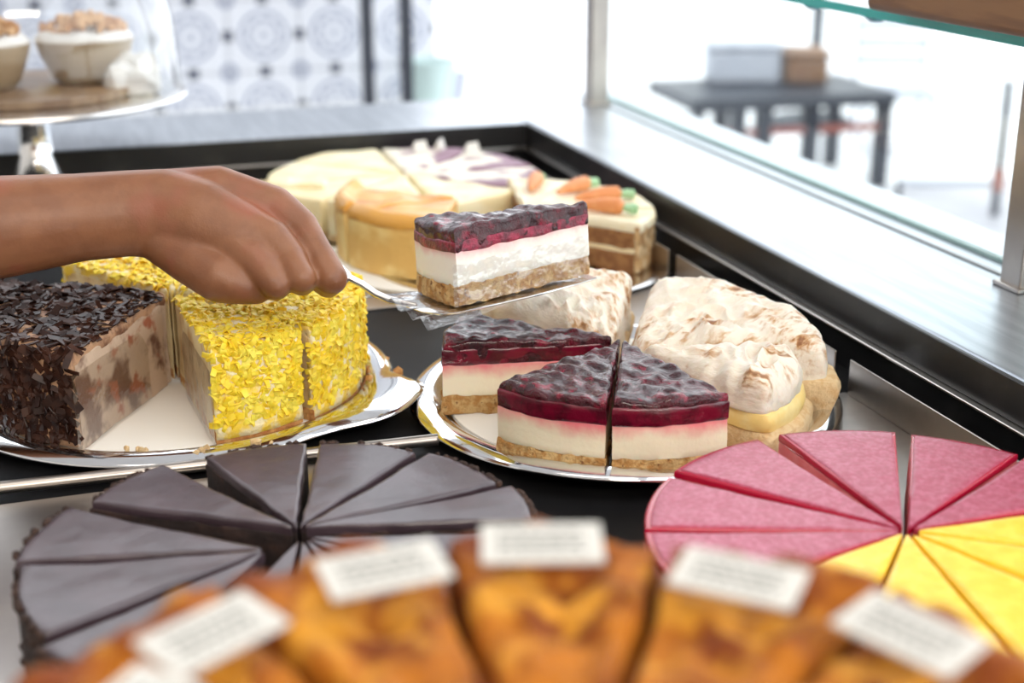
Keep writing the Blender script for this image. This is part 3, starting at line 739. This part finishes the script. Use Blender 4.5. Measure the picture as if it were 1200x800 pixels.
# small white tag standing left of the pale cheesecake
q = G(316, 208, 0)
t = thing('plastic_tag', 'small white tag standing by the pale cheesecake', 'tag', (q.x, q.y, -.0035), -.5); MB().box((-.006, -.001, .006), (.006, .001, .032)).obj('tag_plate', 'napkin', t, True, .0008); MB().box((-.01, -.008, 0), (.01, .008, .006)).obj('foot', 'napkin', t, True, .001)
for px, py in ((495, 166), (520, 163), (556, 168)):
    q = G(px, py+12, .045); t = thing('paper_marker', 'folded white paper marker stuck into the pale cheesecake', 'marker', (q.x, q.y, .042), random.Random(px).uniform(-1, 1), 'paper markers in the pale cheesecake')
    MB().add([(-.011, 0, 0), (.011, 0, 0), (.008, .004, .016), (-.008, .004, .016), (-.011, .012, 0), (.011, .012, 0)], [(0, 1, 2, 3), (3, 2, 5, 4), (0, 4, 5, 1), (0, 3, 4), (1, 5, 2)]).obj('fold', 'napkin', t, False)

# ------------------------------------------------------------------ domed stand at the back left
q = G(48, 236, 0); Q = Vector((q.x, q.y, -.0035))
t = thing('domed_cake_stand', 'steel cake stand with a round plate, under the glass dome', 'cake stand', Q)
PZ = .129
MB().lathe([(.070, 0), (.070, .004), (.050, .012), (.030, .035), (.020, .065), (.018, .095), (.024, .115), (.05, .123)], 40).obj('stem', 'silver', t)
MB().lathe([(.05, .120), (.168, .122), (.176, .126), (.174, PZ), (.05, PZ)], 72).obj('plate', 'silver_soft', t)
d = MB().lathe([(.118, PZ), (.120, PZ+.002), (.120, PZ+.009), (.118, PZ+.010)], 64).obj('wooden_board', 'wood_stand'); d.location = Q; tag(d, 'round brown wooden board under the glass dome', 'board')
dome = thing('glass_dome', 'clear glass dome covering the small dessert cups', 'dome', Q+Vector((0, 0, PZ)))
pr = [(.168, 0), (.170, .004)] + [(.168*cos(a)**.8 if a < 1.55 else 0.008, .040+.185*sin(a)) for a in [i*pi/2/18 for i in range(19)]]
dm = MB()
n = 72; vv = []; ff = []
for r, z in pr: vv += [(r*cos(k*2*pi/n), r*sin(k*2*pi/n), z) for k in range(n)]
for i in range(len(pr)-1):
    for k in range(n): ff.append((i*n+k, i*n+(k+1) % n, (i+1)*n+(k+1) % n, (i+1)*n+k))
mesh_obj('bell', vv, ff, 'dome_glass', dome); MB().lathe([(.006, .224), (.006, .232), (.013, .240), (.014, .250), (.006, .256), (0, .257)], 24).obj('knob', 'glass', dome)
def cup(px, lab, dy, m='cream_cup', s=1):
    base = D(px, 112, 1); a = Q + RIGHT*((px-48)/F*1.72) + FWD*dy
    t = thing('dessert_cup', lab, 'dessert', (a.x, a.y, Q.z+PZ+.010)); t.scale = (1.08, 1.08, 1.3)
    MB().lathe([(.026*s, 0), (.034*s, .006), (.044*s, .028), (.047*s, .038), (.044*s, .038), (.04*s, .034)], 40).obj('bowl', m, t)
    v, f = loft([(.0455*s*cos(k*2*pi/40), .0455*s*sin(k*2*pi/40)) for k in range(40)], [(.002, .032), (0, .038), (.002, .042), (.006, .045)], 8, lambda p, k: p+noise.noise_vector(p*70)*.0022)
    mesh_obj('cream_layer', v, f, 'napkin', t)
    mb = MB(); rr = random.Random(px)
    for k in range(90):
        a_ = rr.uniform(0, 2*pi); r_ = .038*s*sqrt(rr.random()); z_ = .047+.008*(1-(r_/.04)**2)+rr.uniform(-.002, .002); bm = bmesh.new(); bmesh.ops.create_icosphere(bm, subdivisions=1, radius=rr.uniform(.003, .006))
        mb.add([Vector((r_*cos(a_), r_*sin(a_), z_))+x.co for x in bm.verts], [[x.index for x in p.verts] for p in bm.faces]); bm.free()
    o = mb.obj('crumble_topping', 'crumble', t); o['kind'] = 'stuff'
cup(14, 'dessert cup with brown crumble at the outer side of the wooden board', -.03)
cup(108, 'dessert cup with brown crumble beside the white napkin', .022, s=1.08)
# crumpled white napkin inside the dome
v, f = loft([(.034*cos(k*2*pi/30), .026*sin(k*2*pi/30)) for k in range(30)], [(.004, 0), (0, .01), (.006, .026), (.014, .038)], 6, lambda p, k: p+noise.noise_vector(p*62)*.017*(1 if p.z > .002 else .15))
o = mesh_obj('crumpled_napkin', v, f, 'napkin'); a = Q+RIGHT*.118+FWD*.0; o.location = (a.x, a.y, Q.z+PZ+.001); tag(o, 'crumpled white paper napkin inside the glass dome', 'napkin')

# ------------------------------------------------------------------ outdoors beyond the counter
bz = -.55
def frame_bench(name, label, P, Qp, dep, legs, z, m, leg_w=.05):
    e = Qp-P; L = hypot(e.x, e.y); a = atan2(e.y, e.x); t = thing(name, label, 'table', (P.x, P.y, FLOOR-.0), a)
    hgt = z-FLOOR
    MB().box((0, 0, hgt-.05), (L, dep, hgt)).obj('top', m, t, True, .005)
    for u in legs:
        for yy in (.02, dep-.02-leg_w): MB().box((u*L-leg_w/2, yy, 0), (u*L+leg_w/2, yy+leg_w, hgt-.05)).obj('leg', m, t)
    MB().box((.05*L, .03, hgt-.16), (.97*L, .05, hgt-.13)).obj('rail', 'rust', t)
    return t
P1, P2 = G(812, 118, bz), G(1052, 108, bz)
frame_bench('low_table', 'low dark metal table outside with a pale box on it', P1, P2, .55, (.24, .36, .60, .965), bz, 'bluish_black', .055)
P3, P4 = G(715, 150, bz), G(828, 140, bz)
frame_bench('low_table', 'low dark metal table outside, nearer the steel post', P3, P4, .42, (.1, .9), bz, 'bluish_black', .04)
def crate(name, x0, x1, ytop, yb, dy, m, label, cat):
    a, b = G(x0, yb, bz), G(x1, yb, bz); e = b-a; L = hypot(e.x, e.y); hh = (yb-ytop)*6.9/F
    t = thing(name, label, cat, (a.x, a.y, bz), atan2(e.y, e.x)); MB().box((0, dy, 0), (L, dy+.22, hh)).obj('body', m, t, True, .02); MB().box((-.01, dy-.01, hh), (L+.01, dy+.23, hh+.02)).obj('lid', m, t, True, .008); return t
crate('storage_box', 832, 918, 66, 101, .06, 'grey_plastic', 'pale storage box on the low table outside', 'box')
crate('wooden_crate', 922, 972, 72, 100, .02, 'wood_dark', 'brown wooden crate beside the pale storage box outside', 'crate')
q = G(962, 150, FLOOR)
t = thing('parasol_pole', 'thin dark parasol pole rising behind the low table', 'pole', (q.x, q.y+.1, FLOOR)); MB().tube([(0, 0, .03), (0, 0, 2.3)], .03, 12).obj('pole', 'bluish_black', t); MB().lathe([(.2, 0), (.2, .04), (.03, .08)], 24).obj('base', 'bluish_black', t)
q = G(1165, 252, FLOOR)
t = thing('railing', 'slim dark railing post with a low bar, outside by the right steel post', 'railing', (q.x, q.y, FLOOR)); MB().tube([(0, 0, 0), (0, 0, .52)], .016, 12).obj('post', 'bluish_black', t); MB().tube([(0, 0, .10), (0, 0, .18)], .022, 12).obj('collar', 'rust', t); MB().tube([(-.36, .12, .13), (0, 0, .13)], .014, 10).obj('bar', 'grey_plastic', t); MB().tube([(-.36, .12, 0), (-.36, .12, .14)], .012, 10).obj('post', 'bluish_black', t)
q = G(1085, 190, FLOOR)
t = thing('cafe_chair', 'grey cafe chair outside at the end of the low table', 'chair', (q.x, q.y+.3, FLOOR), -.4)
MB().box((-.17, -.17, .26), (.17, .17, .29)).obj('seat', 'grey_plastic', t, True, .01)
for xx in (-.15, .15):
    for yy in (-.15, .15): MB().tube([(xx, yy, 0), (xx, yy, .26)], .012, 8).obj('leg', 'grey_plastic', t)
for zz in (.38, .46, .54): MB().box((-.17, .15, zz), (.17, .165, zz+.04)).obj('back_slat', 'grey_plastic', t)
for xx in (-.16, .16): MB().tube([(xx, .16, .28), (xx, .16, .6)], .011, 8).obj('back_post', 'grey_plastic', t)
for px, py, s, m, lab in ((545, 112, 1, 'teal_pale', 'pale teal planter pot on the white sill'), (650, 118, .9, 'grey_plastic', 'grey planter pot outside beside the steel post')):
    if px < 600: q = D(px, py, 3.95); loc = (1.05, 3.85, -.30)
    else: q = G(px, 118, -.5); loc = (q.x-.1, q.y+1.0, FLOOR)
    t = thing('planter_pot', lab, 'pot', loc); z = 0 if px < 600 else .3
    if z: MB().lathe([(.12, 0), (.12, .02), (.03, .05), (.03, .30)], 24).obj('pedestal', m, t)
    MB().lathe([(.05*s, z), (.07*s, z+.12*s), (.075*s, z+.14*s), (.065*s, z+.14*s), (.06*s, z+.11*s)], 28).obj('bowl', m, t); MB().lathe([(.0, z+.10*s), (.062*s, z+.115*s)], 28).obj('soil', 'grey_plastic', t)

# ------------------------------------------------------------------ cake server in the hand
sv = thing('cake_server', 'thin steel cake server held in the fist, carrying the lifted slice', 'cake server')
H0, H1, H2 = D(250, 318, .985), D(400, 322, .985), D(410, 326, .985)
nb = M @ Vector((HR+.012, 0, -.0025)); n1 = D(440, 344, .985)
MB().tube([H2-(H2-H1)*.2, H2, D(424, 333, .985), n1, D(456, 351, .985), nb], [.0030, .0028, .0027, .0026, .0026, .0022], 12).obj('neck', 'silver_soft', sv)
MB().tube([D(262, 300, .99), D(330, 312, .988), H1, H2], [.008, .009, .007, .0032], 16).obj('handle', 'silver_soft', sv)
out = [(.0, -.008), (.02, -.016), (.06, -.028), (.10, -.036), (.128, -.040), (.140, -.036), (.146, -.02), (.148, 0)]
out = out + [(x, -y) for x, y in out[-2::-1]]
v, f = loft(out, [(.0005, -.0032), (0, -.0028), (0, -.0022), (.0005, -.0018)], 3, None, (.09, 0))
mesh_obj('blade', [M @ q for q in v], f, 'silver', sv)
# plastic liner between slice and blade, spilling over the near edge
v = []; f = []; nx, ny = 26, 20
for j in range(ny+1):
    for i in range(nx+1):
        x = .01+.150*i/nx; yy = (2*j/ny-1)*(x*.30+.012); z = -.0011
        over = max(0, x-.120); z += over*(.10+.35*noise.noise(Vector((j*.35, 2, 1)))) - max(0, abs(yy)-.036)*.35
        v.append(M @ Vector((x, yy, z)))
for j in range(ny):
    for i in range(nx): a = j*(nx+1)+i; f.append((a, a+1, a+nx+2, a+nx+1))
o = mesh_obj('plastic_liner', v, f, 'film_streaky'); tag(o, 'clear plastic liner sheet between the lifted slice and the server', 'plastic sheet')

# ------------------------------------------------------------------ the hand and forearm
hm = MB(); ico = None
bm = bmesh.new(); bmesh.ops.create_icosphere(bm, subdivisions=3, radius=1); IV = [q.co.copy() for q in bm.verts]; IF = [[q.index for q in p.verts] for p in bm.faces]; bm.free()
VUP = (D(600, 399, 1)-D(600, 400, 1)).normalized(); VFW = ray(600, 400).normalized()
def blob(p, r, sx=1, sy=1, sz=1): hm.add([p + RIGHT*(q.x*r*sx) + VUP*(q.y*r*sy) + VFW*(q.z*r*sz) for q in IV], IF)
def limb(pts):
    """pts: (px, py, depth, radius_cm, height factor, depth factor)"""
    P = [(D(a[0], a[1], a[2]), a[3]/100, a[4] if len(a) > 4 else 1, a[5] if len(a) > 5 else 1) for a in pts]
    for (p, r, sy, sz), (q, r2, sy2, sz2) in zip(P, P[1:]):
        n = max(2, int((q-p).length/.004))
        for i in range(n+1): t = i/n; blob(p.lerp(q, t), r+(r2-r)*t, 1, sy+(sy2-sy)*t, sz+(sz2-sz)*t)
limb([(-420, 300, .93, 4.3), (-200, 286, .94, 4.1, 1, 1), (0, 266, .955, 3.35, 1.04, .95), (90, 255, .965, 2.85, 1.06, .9), (150, 250, .97, 2.75, 1.08, .82), (190, 250, .972, 2.75, 1.12, .8), (235, 262, .972, 2.85, 1.08, .88), (280, 280, .970, 2.5, 1.05, .9), (315, 294, .970, 2.0, 1.0, .95)])
# back of the hand: metacarpals fanning to the knuckles, mostly buried
limb([(170, 228, .985, 1.7), (255, 221, .986, 1.62), (322, 243, .988, 1.5), (352, 266, .985, 1.30)])
limb([(210, 246, .974, 1.9), (262, 252, .968, 1.55), (318, 280, .965, 1.40), (338, 302, .962, 1.22)])
limb([(210, 258, .974, 1.9), (255, 275, .966, 1.6), (296, 302, .957, 1.40), (312, 318, .953, 1.2)])
# heel of the hand and the curled little and ring fingers: one soft mass along the lower edge
limb([(180, 272, .974, 1.8), (225, 304, .964, 1.78), (256, 324, .957, 1.75), (272, 331, .956, 1.5)])
limb([(200, 275, .985, 2.0), (255, 308, .985, 1.9), (300, 312, .985, 1.7), (335, 305, .99, 1.5)])
limb([(268, 330, .955, 1.45), (284, 336, .956, 1.22), (300, 338, .962, 1.1), (302, 332, .985, .95)])
# fingers closing round the handle: knuckle, middle joint, last joint
limb([(352, 266, .985, 1.28), (368, 292, .977, 1.16), (388, 326, .968, 1.16)]); limb([(388, 326, .968, 1.14), (384, 333, .990, .98), (372, 326, 1.006, .90), (362, 316, 1.000, .78)])
limb([(338, 302, .962, 1.20), (346, 316, .955, 1.06), (353, 326, .952, 1.02)]); limb([(353, 326, .952, 1.02), (354, 331, .974, .94), (344, 324, .996, .88), (336, 312, .996, .78)])
limb([(312, 318, .953, 1.18), (320, 330, .950, 1.04), (323, 334, .950, .98)]); limb([(323, 334, .950, .98), (324, 336, .968, .94), (314, 328, .988, .88), (306, 316, .990, .78)])
# thumb along the far side of the handle
limb([(200, 250, .995, 1.9), (262, 262, 1.012, 1.6), (318, 286, 1.016, 1.2), (356, 306, 1.008, 1.0), (378, 316, .998, .85)])
ho = hm.obj('arm_raw', 'skin')
rm_ = ho.modifiers.new('r', 'REMESH'); rm_.mode = 'VOXEL'; rm_.voxel_size = .0016; rm_.use_smooth_shade = True
sm = ho.modifiers.new('s', 'SMOOTH'); sm.factor = .5; sm.iterations = 12
dg = bpy.context.evaluated_depsgraph_get(); me = bpy.data.meshes.new_from_object(ho.evaluated_get(dg)); bpy.data.objects.remove(ho)
me.name = 'person'; po = bpy.data.objects.new('person', me); C.objects.link(po); me.polygons.foreach_set('use_smooth', [True]*len(me.polygons))
if not me.materials: me.materials.append(MT['skin'])
tag(po, 'bare forearm and hand gripping the cake server above the flaked cakes', 'person')
